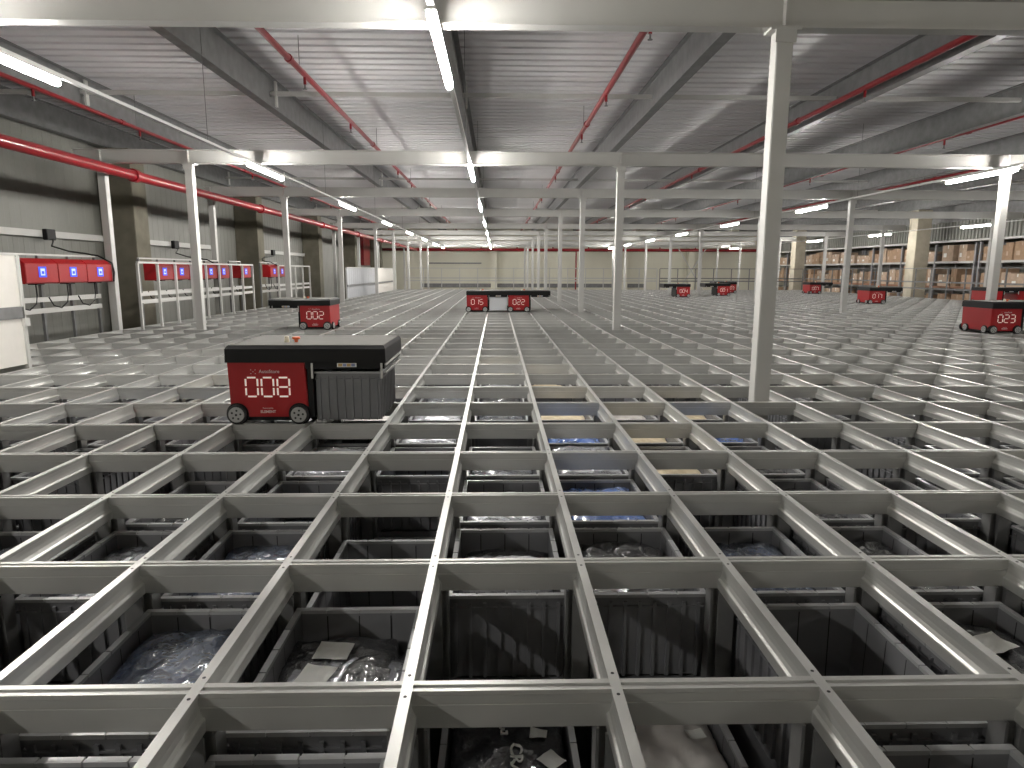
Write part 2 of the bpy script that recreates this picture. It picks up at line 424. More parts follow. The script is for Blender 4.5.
# bins
BW, BD, BH = .215, .315, .32      # half width, half depth, height
def bin_body():
    mb = MB()
    t = .014; a = (-BW+.012, BW-.012, -BD+.012, BD-.012); b = (-BW, BW, -BD, BD)
    # four tapered walls and a floor
    def wall(o0, o1, i0, i1):
        pass
    z0, z1 = 0, BH-.012
    O0 = [(a[0], a[2]), (a[1], a[2]), (a[1], a[3]), (a[0], a[3])]; O1 = [(b[0]+.008, b[2]+.008), (b[1]-.008, b[2]+.008), (b[1]-.008, b[3]-.008), (b[0]+.008, b[3]-.008)]
    I0 = [(x*(1-.06), y*(1-.045)) for x, y in O0]; I1 = [(x*(1-.05), y*(1-.036)) for x, y in O1]
    P = [(x, y, z0) for x, y in O0]+[(x, y, z1) for x, y in O1]+[(x, y, z1) for x, y in I1]+[(x, y, .012) for x, y in I0]
    Fc = []
    for q in range(4):
        r = (q+1) % 4
        Fc += [(q, r, 4+r, 4+q), (4+q, 4+r, 8+r, 8+q), (8+q, 8+r, 12+r, 12+q)]
    Fc += [(0, 3, 2, 1), (12, 13, 14, 15)]
    mb.poly(P, Fc)
    # outside ribs
    def lerp(z): return .012*(1-z/BH)
    n = 7
    for q in range(n+1):
        x = -BW+.03+(2*BW-.06)*q/n
        for s in (-1, 1):
            y0 = s*(BD-.012); y1 = s*(BD-.008)
            mb.poly([(x-.006, y0, 0), (x+.006, y0, 0), (x+.006, y1, BH-.03), (x-.006, y1, BH-.03), (x-.006, y0+s*.011, 0), (x+.006, y0+s*.011, 0), (x+.006, y1+s*.008, BH-.03), (x-.006, y1+s*.008, BH-.03)],
                    [(0,1,2,3),(4,5,6,7),(0,1,5,4),(1,2,6,5),(2,3,7,6),(3,0,4,7)])
    n = 9
    for q in range(n+1):
        y = -BD+.03+(2*BD-.06)*q/n
        for s in (-1, 1):
            x0 = s*(BW-.012); x1 = s*(BW-.008)
            mb.poly([(x0, y-.006, 0), (x0, y+.006, 0), (x1, y+.006, BH-.03), (x1, y-.006, BH-.03), (x0+s*.011, y-.006, 0), (x0+s*.011, y+.006, 0), (x1+s*.008, y+.006, BH-.03), (x1+s*.008, y-.006, BH-.03)],
                    [(0,1,2,3),(4,5,6,7),(0,1,5,4),(1,2,6,5),(2,3,7,6),(3,0,4,7)])
    # flange below the rim
    for s in (-1, 1):
        mb.box(-BW, BW, min(s*(BD-.012), s*BD), max(s*(BD-.012), s*BD), BH-.052, BH-.046)
        mb.box(min(s*(BW-.012), s*BW), max(s*(BW-.012), s*BW), -BD, BD, BH-.052, BH-.046)
    # dark guide slots on the inner faces
    mb.mi = 1
    for q in range(1, 4):
        x = -BW+2*BW*q/4
        for s in (-1, 1):
            y = s*(BD-.008)*(1-.036)-s*.0015; y0 = s*(BD-.012)*(1-.045)-s*.0015
            mb.poly([(x-.002, y0, .02), (x+.002, y0, .02), (x+.002, y, BH-.02), (x-.002, y, BH-.02)], [(0,1,2,3)])
    for q in range(1, 6):
        y = -BD+2*BD*q/6
        for s in (-1, 1):
            x = s*(BW-.008)*(1-.05)-s*.0015; x0 = s*(BW-.012)*(1-.06)-s*.0015
            mb.poly([(x0, y-.002, .02), (x0, y+.002, .02), (x, y+.002, BH-.02), (x, y-.002, BH-.02)], [(0,1,2,3)])
    return mb
def bin_rim():
    mb = MB(); w = .020
    z0, z1 = BH-.012, BH
    for s in (-1, 1):
        ys = sorted((s*BD, s*(BD-w))); xs = sorted((s*BW, s*(BW-w)))
        n = 4
        for q in range(n):
            a = -BW+2*BW*q/n+(0 if q == 0 else .003); b = -BW+2*BW*(q+1)/n-(0 if q == n-1 else .003)
            mb.box(a, b, ys[0], ys[1], z0, z1)
        n = 5; L = 2*BD-2*w
        for q in range(n):
            a = -BD+w+L*q/n+(0.002 if q == 0 else .003); b = -BD+w+L*(q+1)/n-(.002 if q == n-1 else .003)
            mb.box(xs[0], xs[1], a, b, z0, z1)
        mb.box(-BW+.003, BW-.003, ys[0]+.003, ys[1]-.003, z0, z1-.003)
        mb.box(xs[0]+.003, xs[1]-.003, -BD+.003, BD-.003, z0, z1-.004)
    return mb
body_me = bin_body().mesh('bin_body', [M['bin'], M['hole']])
rim_me = bin_rim().mesh('bin_rim', [M['bin_rim']])
def new_bin(x, y, ztop, label, group='grey storage bins'):
    o = bpy.data.objects.new('storage_bin', body_me); o.location = (x, y, ztop-BH); COL.objects.link(o)
    r = bpy.data.objects.new('rim', rim_me); COL.objects.link(r); r.parent = o
    tag(o, label, 'bin', group)
    return o

# garment bags: crumpled pillows with their own height field
def hfun(seed, w, d, h):
    off = Vector((seed*3.7, seed*1.3, seed*.9))
    def f(u, v):
        e = max(0, 1-abs(u)**3.5)*max(0, 1-abs(v)**3.5)
        p = Vector((u*w, v*d, 0))
        n1 = noise.noise(p*9+off)*.35 + abs(noise.noise(p*17+off*2))*-.45 + abs(noise.noise(Vector((p.x*40+p.y*18, p.y*22-p.x*9, 3))+off))*-.18
        return h*((e**.16)*(1.0+n1*.55)) 
    return f
def bag_mesh(name, seed, w, d, h, m, n=26):
    f = hfun(seed, w, d, h); mb = MB(); mb.sm = True; V = []; Fc = []
    for j in range(n+1):
        for i in range(n+1):
            u = -1+2*i/n; v = -1+2*j/n
            V.append((u*w, v*d, max(.001, f(u, v))))
    for j in range(n):
        for i in range(n):
            q = j*(n+1)+i; Fc.append((q, q+1, q+n+2, q+n+1))
    b = len(V)
    V += [(-w, -d, 0), (w, -d, 0), (w, d, 0), (-w, d, 0)]; Fc.append((b+3, b+2, b+1, b))
    mb.poly(V, Fc)
    return mb.mesh(name, m), f
def patch(f, w, d, cx, cy, pw, pd, rot, m, name, parent, lift=.004, n=6):
    mb = MB(); V = []; Fc = []
    for j in range(n+1):
        for i in range(n+1):
            a = -pw+2*pw*i/n; b = -pd+2*pd*j/n
            x = cx+a*math.cos(rot)-b*math.sin(rot); y = cy+a*math.sin(rot)+b*math.cos(rot)
            V.append((x, y, 0))
    zs = [f(max(-.82, min(.82, x/w)), max(-.82, min(.82, y/d))) for x, y, _ in V]
    zm = sum(zs)/len(zs); V = [(x, y, .4*z+.6*zm+lift+(max(zs)-zm)*.55) for (x, y, _), z in zip(V, zs)]
    for j in range(n):
        for i in range(n):
            q = j*(n+1)+i; Fc.append((q, q+1, q+n+2, q+n+1))
    mb.poly(V, Fc)
    o = mb.obj(name, m, parent)
    return o
CW, CD = .196, .296
bag_lib = {}
def lib(kind, variant, size):
    key = (kind, variant, size)
    if key not in bag_lib:
        w, d = {'full': (CW, CD), 'half': (CW*.52, CD*.9), 'slim': (CW*.95, CD*.5)}[size]
        h = {'full': .115, 'half': .075, 'slim': .075}[size]
        bag_lib[key] = bag_mesh('garment_bag', variant+hash(kind) % 7*0+len(kind)*1.7, w, d, h, B[kind], 26) + (w, d)
    return bag_lib[key]
words = {'black': 'black', 'navy': 'dark navy', 'grey': 'dark grey', 'silver': 'shiny clear', 'white': 'white cloth', 'blue': 'bright blue', 'cream': 'cream'}
def place_words(i, k):
    pos = 'centre' if i == 0 else '%s %s of centre' % (num(abs(i)), 'left' if i < 0 else 'right')
    return '%s cell row, %s' % (ordn(k+2), pos)
def add_bag(kind, variant, size, x, y, z, rz, label, lab=None):
    me, f, w, d = lib(kind, variant, size)
    o = bpy.data.objects.new('garment_bag', me); o.location = (x, y, z); o.rotation_euler = (0, 0, rz); COL.objects.link(o)
    tag(o, label, 'bag', 'wrapped garments in the bins')
    if lab:
        for (cx, cy, pw, pd, r, mm, nm) in lab: patch(f, w, d, cx, cy, pw, pd, r, M[mm], nm, o)
    return o

# photo-read map of the nearest cells: (col,row) -> content ; None = no top bin
CELL = {
 (-3,-1): 'grey', (-2,-1): 'grey', (-1,-1): 'low', (0,-1): None, (1,-1): None, (2,-1): 'empty',
 (-3,0): None, (-2,0): 'navy', (-1,0): 'mixed', (0,0): 'special', (1,0): 'cloth', (2,0): 'empty', (3,0): 'paper',
 (-4,1): 'grey', (-3,1): 'grey', (-2,1): 'navy', (-1,1): 'lowempty', (0,1): 'silverlow', (1,1): 'black', (2,1): 'navy', (3,1): 'black', (4,1): None,
 (-5,2): None, (-4,2): None, (-3,2): 'papers', (-2,2): 'low', (-1,2): None, (0,2): 'silver', (1,2): 'bluebag', (2,2): None, (3,2): 'black', (4,2): 'empty', (5,2): 'empty',
 (-1,3): 'low', (0,3): 'grey', (1,3): 'silver', (2,3): 'cream', (-2,3): 'silver', (-3,3): None, (3,3): 'black', (4,3): None,
 (-4,3): None, (-1,4): 'silver', (0,4): None, (1,4): 'bluebag', (2,4): 'cream', (3,4): 'navyblue', (-1,5): 'silver', (0,5): 'grey',
}
rnd = random.Random(11)
low_cells = []
first_bin = None
ZT = -.150
for k in range(-1, NEAR):
    a, b = vis(k)
    for i in range(a, b+1):
        if (i, k) in colcells: continue
        cx, cy = rx(i)+S/2, ry(k)+D/2
        c = CELL.get((i, k), 'rand')
        if c == 'rand':
            c = rnd.choice(['black', 'navy', 'grey', 'silver', 'grey', 'silver', 'black', 'empty', 'low', None, None, 'cream', 'white'])
        z = ZT-.33 if c in (None, 'special', 'cloth') else ZT
        if c == 'lowempty': z = ZT-.05
        pw = place_words(i, k)
        lvl = 0 if c is not None else 1
        cont = {None: 'one level down', 'empty': 'standing empty', 'lowempty': 'standing empty', 'low': 'hardly filled'}.get(c, 'full of wrapped goods')
        new_bin(cx, cy, z, 'grey bin %s, %s' % (cont, pw))
        zb = z-BH+.012
        rz = rnd.choice([0, PI])
        v = rnd.randint(1, 3)
        if c in ('black', 'navy', 'grey', 'silver', 'cream', 'white'):
            fill = .245 if (c == 'silver' and (i, k) in CELL) else rnd.uniform(.17, .2)
            if k <= 2: fill = .185
            # soft goods packed below, one visible bag on top
            lb = [(rnd.uniform(-.06, .06), rnd.uniform(-.1, .15), .035, .05, rnd.uniform(-.5, .5), 'paper', 'paper_label')] if (rnd.random() < .5 and k < 5) else None
            add_bag(c, v, 'full', cx, cy, zb+fill-.02, rz, '%s wrapped garment in bin, %s' % (words[c], pw), lb)
            if k < 3:
                add_bag('grey', v, 'full', cx, cy, zb+.06, 0, 'dark grey garment under the top bag, %s' % pw)
        elif c in ('low', None):
            kk = rnd.choice(['black', 'grey', 'navy'])
            add_bag(kk, v, 'full', cx, cy, zb+.02, rz, '%s garment deep down in bin, %s' % (words[kk], pw))
        elif c == 'silverlow':
            add_bag('silver', 2, 'slim', cx, cy-.02, zb+.21, 0, 'shiny clear bag at front of bin, %s' % pw, [(.08, .03, .04, .02, .1, 'paper', 'paper_label')])
            add_bag('black', 1, 'slim', cx, cy+.15, zb+.16, 0, 'black garment bag at back of bin, %s' % pw)
        elif c == 'mixed':
            add_bag('black', 1, 'full', cx, cy, zb+.10, 0, 'black garment under labelled bags, %s' % pw)
            add_bag('black', 2, 'slim', cx-.03, cy+.12, zb+.17, .1, 'black bag with paper tag at back, %s' % pw, [(-.02, .03, .055, .05, -.15, 'paper', 'paper_label')])
            add_bag('silver', 3, 'half', cx-.085, cy-.09, zb+.175, -.12, 'shiny bag with two white labels, %s' % pw, [(-.005, .10, .05, .055, -.1, 'paper', 'paper_label'), (-.02, -.02, .05, .045, -.1, 'paper', 'paper_label')])
            add_bag('black', 3, 'half', cx+.04, cy-.10, zb+.17, .1, 'crinkled black bag mid bin, %s' % pw)
            add_bag('grey', 2, 'half', cx+.10, cy-.10, zb+.165, .05, 'bag with yellow-green stripe, %s' % pw, [(.0, .02, .06, .055, .05, 'paper', 'paper_label'), (.0, -.06, .06, .012, .05, 'yellow', 'yellow_stripe')])
        elif c in ('paper', 'papers'):
            add_bag('black', 2, 'full', cx, cy, zb+.16, 0, 'black garment with buff sheet on top, %s' % pw, [(.02, .10, .08, .045, .35, 'paper', 'paper_sheet')] + ([(.03, .0, .02, .09, -.5, 'stk_b', 'blue_band'), (-.06, .0, .03, .09, -.5, 'brass', 'yellow_sheet')] if c == 'papers' else []))
        elif c in ('bluebag', 'navyblue'):
            add_bag('blue', v, 'full', cx, cy, zb+.19, 0, 'bright blue garment in bin, %s' % pw)
        elif c == 'cloth':
            add_bag('white', 2, 'full', cx, cy, zb+.165, 0, 'white cloth bag with barcode label, %s' % pw, [(.115, .14, .03, .022, .2, 'paper', 'barcode_label')])
        elif c == 'special':
            bb = add_bag('black', 1, 'full', cx, cy, zb+.165, 0, 'black garment bag with large white lettering, %s' % pw, [(.10, .146, .028, .022, -.15, 'paper', 'paper_label'), (.134, .03, .034, .034, .75, 'paper', 'paper_label')])
            add_bag('silver', 1, 'slim', cx, cy, zb+.06, 0, 'shiny bag under lettered black bag, %s' % pw)
            SPECIAL = (bb, cx, cy, zb+.20)

# lower layers of the stacks and the distant bins, too many to count
def simple_bin(mb, x, y, zt, h=BH, content=None):
    w, d, t = .215, .315, .02
    mb.mi = 0
    O = [(x-w, y-d), (x+w, y-d), (x+w, y+d), (x-w, y+d)]; I = [(x-w+t, y-d+t), (x+w-t, y-d+t), (x+w-t, y+d-t), (x-w+t, y+d-t)]
    P = [(a, b, zt-h) for a, b in O]+[(a, b, zt) for a, b in O]+[(a, b, zt) for a, b in I]+[(a, b, zt-h+.01) for a, b in I]
    Fc = []
    for q in range(4):
        r = (q+1) % 4
        Fc += [(q, r, 4+r, 4+q), (4+q, 4+r, 8+r, 8+q), (8+q, 8+r, 12+r, 12+q)]
    mb.poly(P, Fc+[(0, 3, 2, 1)])
    mb.mi = content if content else 0
    zc = zt-h*.35 if content else zt-h+.01
    mb.poly([(a, b, zc) for a, b in I], [(0, 1, 2, 3)])
    mb.mi = 0
mb = MB()
for k in range(-1, NEAR):
    a, b = vis(k)
    for i in range(a, b+1):
        if (i, k) in colcells: continue
        low = CELL.get((i, k), 'x')
        cx, cy = rx(i)+S/2, ry(k)+D/2
        for l in range(1, 4): low_cells.append((i, k, l))
occupied = set()
for o in [o for o in COL.objects if o.name.startswith('storage_bin')]:
    i = int(round((o.location.x-S/2-X0)/S)); k = int(round((o.location.y-D/2-Y0)/D)); l = int(round((ZT-BH-o.location.z)/.33))
    occupied.add((i, k, l))
for (i, k, l) in low_cells:
    if (i, k, l) in occupied: continue
    if (i, k) == (-1, 1) and l == 1: simple_bin(mb, rx(i)+S/2, ry(k)+D/2, ZT-.385, .27); continue
    simple_bin(mb, rx(i)+S/2, ry(k)+D/2, ZT-.33*l-.001, BH+.004)
o = mb.obj('stacked_bins_below', M['bin']); tag(o, 'lower layers of grey bins beneath the top bins', 'bins', None, 'stuff')
mb = MB(); rnd2 = random.Random(5)
for k in range(KMIN, KMAX):
    a, b = vis(k) if k >= -1 else (0, -1)
    for i in range(imin(k), IMAX):
        if k < NEAR and a <= i <= b and k >= -1: continue
        if (i, k) in colcells: continue
        l = rnd2.choice([0, 0, 0, 1])
        simple_bin(mb, rx(i)+S/2, ry(k)+D/2, ZT-.33*l, BH, rnd2.choice([1, 2, 3, 0]))
        mb.box(rx(i)+S/2-.2, rx(i)+S/2+.2, ry(k)+D/2-.3, ry(k)+D/2+.3, FLOOR, ZT-.33*l-BH)
o = mb.obj('distant_bins', [M['bin'], B['black'], B['silver'], B['grey']]); tag(o, 'grey bins under the distant part of the grid', 'bins', None, 'stuff')

# white lettering on the black bag
def text_mesh(s, size, name, m, spacing=1.0, bold=0):
    cu = bpy.data.curves.new(name, 'FONT'); cu.body = s; cu.size = size; cu.align_x = 'CENTER'; cu.align_y = 'CENTER'; cu.space_character = spacing
    cu.offset = bold; cu.extrude = .0006; cu.resolution_u = 3
    o = bpy.data.objects.new(name, cu); COL.objects.link(o)
    dg = bpy.context.evaluated_depsgraph_get(); dg.update()
    me = bpy.data.meshes.new_from_object(o.evaluated_get(dg))
    COL.objects.unlink(o); bpy.data.objects.remove(o)
    me.name = name; me.materials.clear(); me.materials.append(m)
    return me
bb, bx_, by_, bz_ = SPECIAL
me, f, w, d = lib('black', 1, 'full')
cm = text_mesh('CRAFT', .056, 'printed_lettering', M['paper'], 1.0, .0012)
# drape the lettering on the bag surface, reading towards the camera
bmx = bmesh.new(); bmx.from_mesh(cm); bmesh.ops.subdivide_edges(bmx, edges=bmx.edges, cuts=1); bmx.to_mesh(cm); bmx.free()
for v in cm.vertices:
    x, y = v.co.y+.023, -v.co.x+.0
    v.co = (x, y, f(max(-1, min(1, x/w)), max(-1, min(1, y/d)))+.007+v.co.z)
o = bpy.data.objects.new('printed_lettering', cm); link(o, bb)
mb = MB()
for (ax, ay, sx, sy) in ((q0*1.3+.014, (q1-.286)*1.3+.165, q2*1.3, q3*1.3) for (q0, q1, q2, q3) in ((-.03, .286, .003, .003), (-.022, .286, .003, .003), (-.014, .286, .003, .003), (-.026, .279, .003, .002), (-.028, .268, .0025, .007), (-.02, .262, .009, .0025), (-.014, .279, .003, .002))):
    hz = f(ax/w, ay/d)+.007
    mb.box(ax-sx, ax+sx, ay-sy, ay+sy, hz-.004, hz)
mb.obj('printed_mark', M['paper'], bb)

# ------------------------------------------------------------------ robots
SEG = {'0': 'abcdef', '1': 'bc', '2': 'abged', '3': 'abgcd', '4': 'fgbc', '5': 'afgcd', '6': 'afgedc', '7': 'abc', '8': 'abcdefg', '9': 'abcdfg'}
def digit(mb, ch, x, z, w=.076, h=.124, t=.0052):
    m = z+h/2
    g = .011
    segs = {'a': (x+g, x+w-g, z+h-t, z+h+t), 'g': (x+g, x+w-g, m-t, m+t), 'd': (x+g, x+w-g, z-t, z+t),
            'f': (x-t, x+t, m+g*.6, z+h-g*.8), 'b': (x+w-t, x+w+t, m+g*.6, z+h-g*.8), 'e': (x-t, x+t, z+g*.8, m-g*.6), 'c': (x+w-t, x+w+t, z+g*.8, m-g*.6)}
    for s in SEG[ch]:
        x0, x1, z0, z1 = segs[s]; mb.box(x0, x1, -.0035, -.0003, z0, z1)
auto_me = text_mesh('AutoStore', .031, 'maker_lettering', M['print'], 1.0, .0002)
pow_me = text_mesh('Powered by', .014, 'small_lettering', M['print'])
ele_me = text_mesh('ELEMENT', .024, 'small_lettering', M['print'], 1.0, .0006)
def wheel_mb(ax, r=.064):
    tire = MB(); hub = MB()
    v = Vector((0, -1, 0)) if ax == 'y' else Vector((-1, 0, 0))
    tire.cyl(v*-.016, v*.012, r, 28); tire.cyl(v*.012, v*.016, r, 28, r-.006)
    hub.cyl(v*.016, v*.020, r-.013, 24, r-.016)
    hub.mi = 1
    a = v.orthogonal().normalized(); b = v.cross(a)
    for q in range(5):
        c = (a*math.cos(2*PI*q/5)+b*math.sin(2*PI*q/5))*r*.45
        hub.cyl(v*.0195+c, v*.021+c, .007, 8)
    hub.cyl(v*.019, v*.0215, .008, 8)
    return tire.mesh('wheel', M['rubber']), hub.mesh('hub', [M['hub'], M['hole']])
WY = wheel_mb('y'); WX = wheel_mb('x')
def robot(x, y, s, number, label, grp='red grid robots'):
    root = empty('grid_robot', (x, y, 0), label=label, cat='robot', group=grp)
    m = MB(); m.frus((.002, .503, .010, .690), (-.006, .492, .004, .698), .045, .408); m.obj('body_shell', M['red'], root, .005)
    m = MB(); m.box(.03, .475, .03, .675, .018, .06); m.obj('chassis', M['black'], root)
    # wheel arches
    for wx in (.042, .444): MB().cyl((wx, .006, .066), (wx, .030, .066), .072, 24).obj('wheel_arch', M['black'], root)
    for wx in (.042, .444):
        for yy, rz in ((-.002, 0), (.704, PI)):
            t = bpy.data.objects.new('wheel', WY[0]); t.location = (wx, yy+(0 if rz == 0 else -.0), .064); t.rotation_euler = (0, 0, rz); link(t, root)
            h = bpy.data.objects.new('hub', WY[1]); link(h, t)
    for wy in (.13, .575):
        for xx, rz in ((-.004, 0), (.509, PI)):
            t = bpy.data.objects.new('wheel', WX[0]); t.location = (xx, wy, .064); t.rotation_euler = (0, 0, rz); link(t, root)
            h = bpy.data.objects.new('hub', WX[1]); link(h, t)
    # lid
    x0, x1 = (-.012, 1.016) if s > 0 else (-.520, .508)
    m = MB(); e = .012
    m.frus((x0, x1, -.012, .712), (x0+.002, x1-.002, -.010, .710), .405, .492)
    m.frus((x0+.002, x1-.002, -.010, .710), (x0+e, x1-e, .012, .690), .492, .512)
    m.obj('lid', M['black'], root)
    m = MB(); m.box(x0+e+.004, x1-e-.004, .018, .684, .512, .5155)
    m.obj('lid_top_plate', M['lidtop'], root)
    # deck equipment
    bx0 = .40 if s > 0 else .10
    m = MB(); m.cyl((bx0-.075, .20, .5155), (bx0-.075, .20, .555), .018, 14, .013); m.obj('beacon', M['brass'], root)
    m = MB(); m.cyl((bx0-.015, .21, .5155), (bx0-.015, .21, .535), .012, 12); m.cyl((bx0-.015, .21, .535), (bx0-.015, .21, .55), .026, 14); m.obj('stop_button', M['orange'], root)
    # cantilever underside and lifting frame
    a, b = (.494, 1.006) if s > 0 else (-.508, -.008)
    m = MB(); m.box(a, b, .006, .69, .362, .405); m.obj('cantilever', M['black'], root)
    m = MB()
    if s > 0: m.box(.504, .540, .012, .69, .045, .361)
    else: m.box(-.036, -.008, .012, .69, .045, .361)
    m.obj('bin_guide', M['black'], root)
    for xx in (a+.045, b-.02):
        MB().box(xx-.006, xx+.006, -.004, .0055, .30, .40).obj('lift_hook', M['white'], root)
        MB().box(xx-.008, xx+.008, .6905, .70, .30, .40).obj('lift_hook', M['white'], root)
    e = b if s > 0 else a
    MB().box(e-.004, e+.010, .01, .68, .335, .345).obj('side_bar', M['white'], root); MB().box(e+.0005, e+.012, .01, .68, .385, .395).obj('side_bar', M['white'], root)
    # sticker
    st = MB(); sx = .70 if s > 0 else -.30
    st.box(sx, sx+.125, .0035, .0055, .374, .400)
    st.mi = 1; st.box(sx+.008, sx+.034, .0025, .0035, .378, .396); st.box(sx+.064, sx+.088, .0025, .0035, .378, .396)
    st.mi = 2; st.box(sx+.038, sx+.060, .0025, .0035, .378, .396); st.box(sx+.092, sx+.116, .0025, .0035, .378, .396)
    st.obj('warning_sticker', [M['paper'], M['stk_y'], M['stk_b']], root)
    if number:
        pn = empty_part('number_panel', root, (0, .0045, 0))
        m = MB()
        for q, ch in enumerate(number): digit(m, ch, .108+.102*q, .182)
        pn = m.obj('number_display', M['led'], root, 0, (0, .0035, 0))
        for me, px, pz in ((auto_me, .262, .345), (pow_me, .240, .103), (ele_me, .240, .079)):
            t = bpy.data.objects.new(me.name.split('.')[0], me); t.location = (px, .0035 if pz > .2 else .0085, pz); t.rotation_euler = (PI/2, 0, 0); link(t, root)
        lg = MB()
        for q in range(3):
            for r_ in range(3):
                if (q+r_) % 2 == 0: lg.box(.145+.014*q-.0025, .145+.014*q+.0025, .0025, .0045, .332+.012*r_-.0025, .332+.012*r_+.0025)
        lg.obj('dotted_emblem', M['print'], root)
    return root
def empty_part(*a): return None

robot(rx(-3), ry(4), 1, '008', 'red grid robot showing 008, nearest one, carrying a grey bin')
b8 = new_bin(rx(-2)+S/2+.003, ry(4)+D/2-.01, .340, 'grey ribbed bin hanging under the black lid of the nearest robot')
robot(rx(-6)-.055, ry(14), -1, '002', 'red grid robot showing 002, lid reaching left without a bin')
robot(rx(-1), ry(21), 1, '015', 'red grid robot showing 015, dead ahead with a pale bin')
# its pale bin
o = bpy.data.objects.new('storage_bin', body_me.copy()); o.data.materials[0] = M['bin_pale']; o.location = (rx(0)+S/2, ry(21)+D/2, .356-BH); COL.objects.link(o)
r = bpy.data.objects.new('rim', rim_me.copy()); r.data.materials[0] = M['bin_pale']; link(r, o); tag(o, 'pale whitish bin carried between the two robots dead ahead', 'bin', 'grey storage bins')
robot(rx(1), ry(21), 1, '022', 'red grid robot showing 022, standing right of the pale bin')
robot(rx(14), ry(34), -1, '004', 'red grid robot showing 004, far off with lid reaching left')
robot(rx(18), ry(36), -1, '001', 'red grid robot showing 001, brightly lit in the distance')
robot(rx(21), ry(41), -1, '003', 'dark red grid robot showing 003, just behind the brightly lit one')
robot(rx(28), ry(40), 1, '007', 'distant dark red grid robot left of the white column at right')
robot(rx(23)+.1, ry(27), 1, '017', 'red grid robot showing 017, right beside the white column')
robot(8.0, ry(13), 1, '023', 'red grid robot showing 023 at the right edge of the picture')
robot(rx(30)+.25, ry(27), 1, None, 'dark red robot behind the right edge column, left of two')
robot(rx(32)+.25, ry(27), 1, None, 'dark red robot behind the right edge column, right of two')

# ------------------------------------------------------------------ charging racks and boxes at the left edge
def rack(y0, y1, n, label, x=-6.62):
    t = empty('charging_rack', (x, y0, 0), label=label, cat='rack', group='charging racks')
    L = y1-y0
    for q in range(n+1):
        y = L*q/n
        MB().box(-.02, .02, y-.02, y+.02, -.10, 1.19).obj('post', M['galv'], t)
        MB().box(-.05, .09, y-.05, y+.05, -.102, -.085).obj('foot_plate', M['white'], t)
    for z in (.40, .56): MB().box(.021, .045, -.02, L+.02, z-.035, z+.035).obj('rail', M['white'], t)
    MB().box(-.02, .02, .0, L, 1.191, 1.215).obj('rail', M['white'], t)
    return t
cb = None
def charger(y, label, x=-6.57):
    global cb
    if cb is None:
        cb = empty('charger_box', (x, y, .815), label=label, cat='charger', group='red charger boxes')
        MB().prism([(.0, -.02), (.20, -.02), (.225, .0), (.225, .26), (.13, .33), (.0, .33)], 'y', .012, .688).obj('housing', M['red'], cb, .006)
        s = MB().box(.2252, .230, .27, .43, .07, .215).obj('screen', M['blue'], cb)
        q = MB(); q.box(.2302, .232, .305, .395, .095, .19); q.obj('screen_icon', M['screenw'], s)
        q = MB(); q.box(.2322, .2335, .325, .375, .115, .155); q.obj('battery_symbol', M['blue'], s)
        MB().box(.06, .19, .27, .42, -.035, -.001).obj('plug_socket', M['black'], cb)
        m = MB(); m.tube([(.12, .34, -.03), (.13, .33, -.18), (.14, .28, -.30), (.12, .16, -.38), (.10, .02, -.34), (.08, -.04, -.22)], .009, 6); m.obj('cable', M['cable'], cb)
        return cb
    c = copy_tree(cb, (x, y, .815)); c['label'] = label
    return c
CHY = [9.26, 9.95, 10.64, 12.75, 13.45, 14.15, 14.85, 15.55, 16.95, 19.15, 19.85]
chl = ['leftmost red charger box with blue screen, beside the white fence panel', 'red charger box with blue screen, second from left', 'red charger box with blue screen, right end of the first three',
       'red charger box with blue screen, first of the five behind the railing', 'red charger box, second of the five behind the railing', 'red charger box, third of the five, left of the white column', 'red charger box, fourth of the five, hidden partly by the white column', 'red charger box, last of the five, right of the white column',
       'single red charger box with pale lit screen between racks', 'left one of the two most distant red charger boxes', 'right one of the two most distant red charger boxes']
rack(9.26, 11.33, 3, 'galvanised frame that holds the first three charger boxes')
rack(12.70, 16.26, 5, 'galvanised frame that holds the five charger boxes behind the railing')
rack(16.92, 17.66, 1, 'small galvanised frame that holds the single charger box')
rack(19.12, 20.56, 2, 'galvanised frame that holds the two most distant charger boxes')
for y, l in zip(CHY, chl): charger(y, l)
# conduit tray on the wall with socket boxes and cables
for n, (ya, yb) in enumerate(((6.5, 16.2), (17.05, 22.4), (25.3, 32.6))):
    t = MB().box(XL+.006, XL+.16, ya, yb, 1.64, 1.77).obj('cable_tray', M['white']); tag(t, ['pale cable tray on the left wall above the first chargers', 'pale cable tray on the left wall above the five chargers', 'distant pale cable tray on the left wall'][n], 'tray', 'wall cable trays')
    yb2 = (14.1, 19.5, 27.9)[n]
    q = MB().box(XL+.161, XL+.26, yb2-.14, yb2+.14, 1.58, 1.80).obj('socket_box', M['black'], None, .01); tag(q, ['black socket box on the first wall tray', 'black socket box on the second wall tray', 'black socket box on the distant wall tray'][n], 'socket', 'socket boxes')
    m = MB(); z0 = 1.46
    yc = (11.33, 15.55, 19.85)[n]
    m.tube([(XL+.24, yb2+.05, 1.60), (XL+.4, yb2*.93+yc*.07, 1.54), (XL*.6-6.7*.4, yb2*.55+yc*.45, 1.42), (XL*.25-6.7*.75, yb2*.2+yc*.8, 1.30), (-6.75, yc+.05, 1.25), (-6.66, yc+.02, 1.23), (-6.55, yc-.01, 1.22), (-6.33, yc-.008, 1.10), (-6.31, yc-.008, .95), (-6.33, yc-.008, .80)], .014, 6)
    q = m.obj('power_cable', M['cable']); tag(q, ['black cable drooping from the first socket box to the chargers', 'black cable drooping from the second socket box to the chargers', 'black cable drooping from the distant socket box'][n], 'cable', 'power cables')
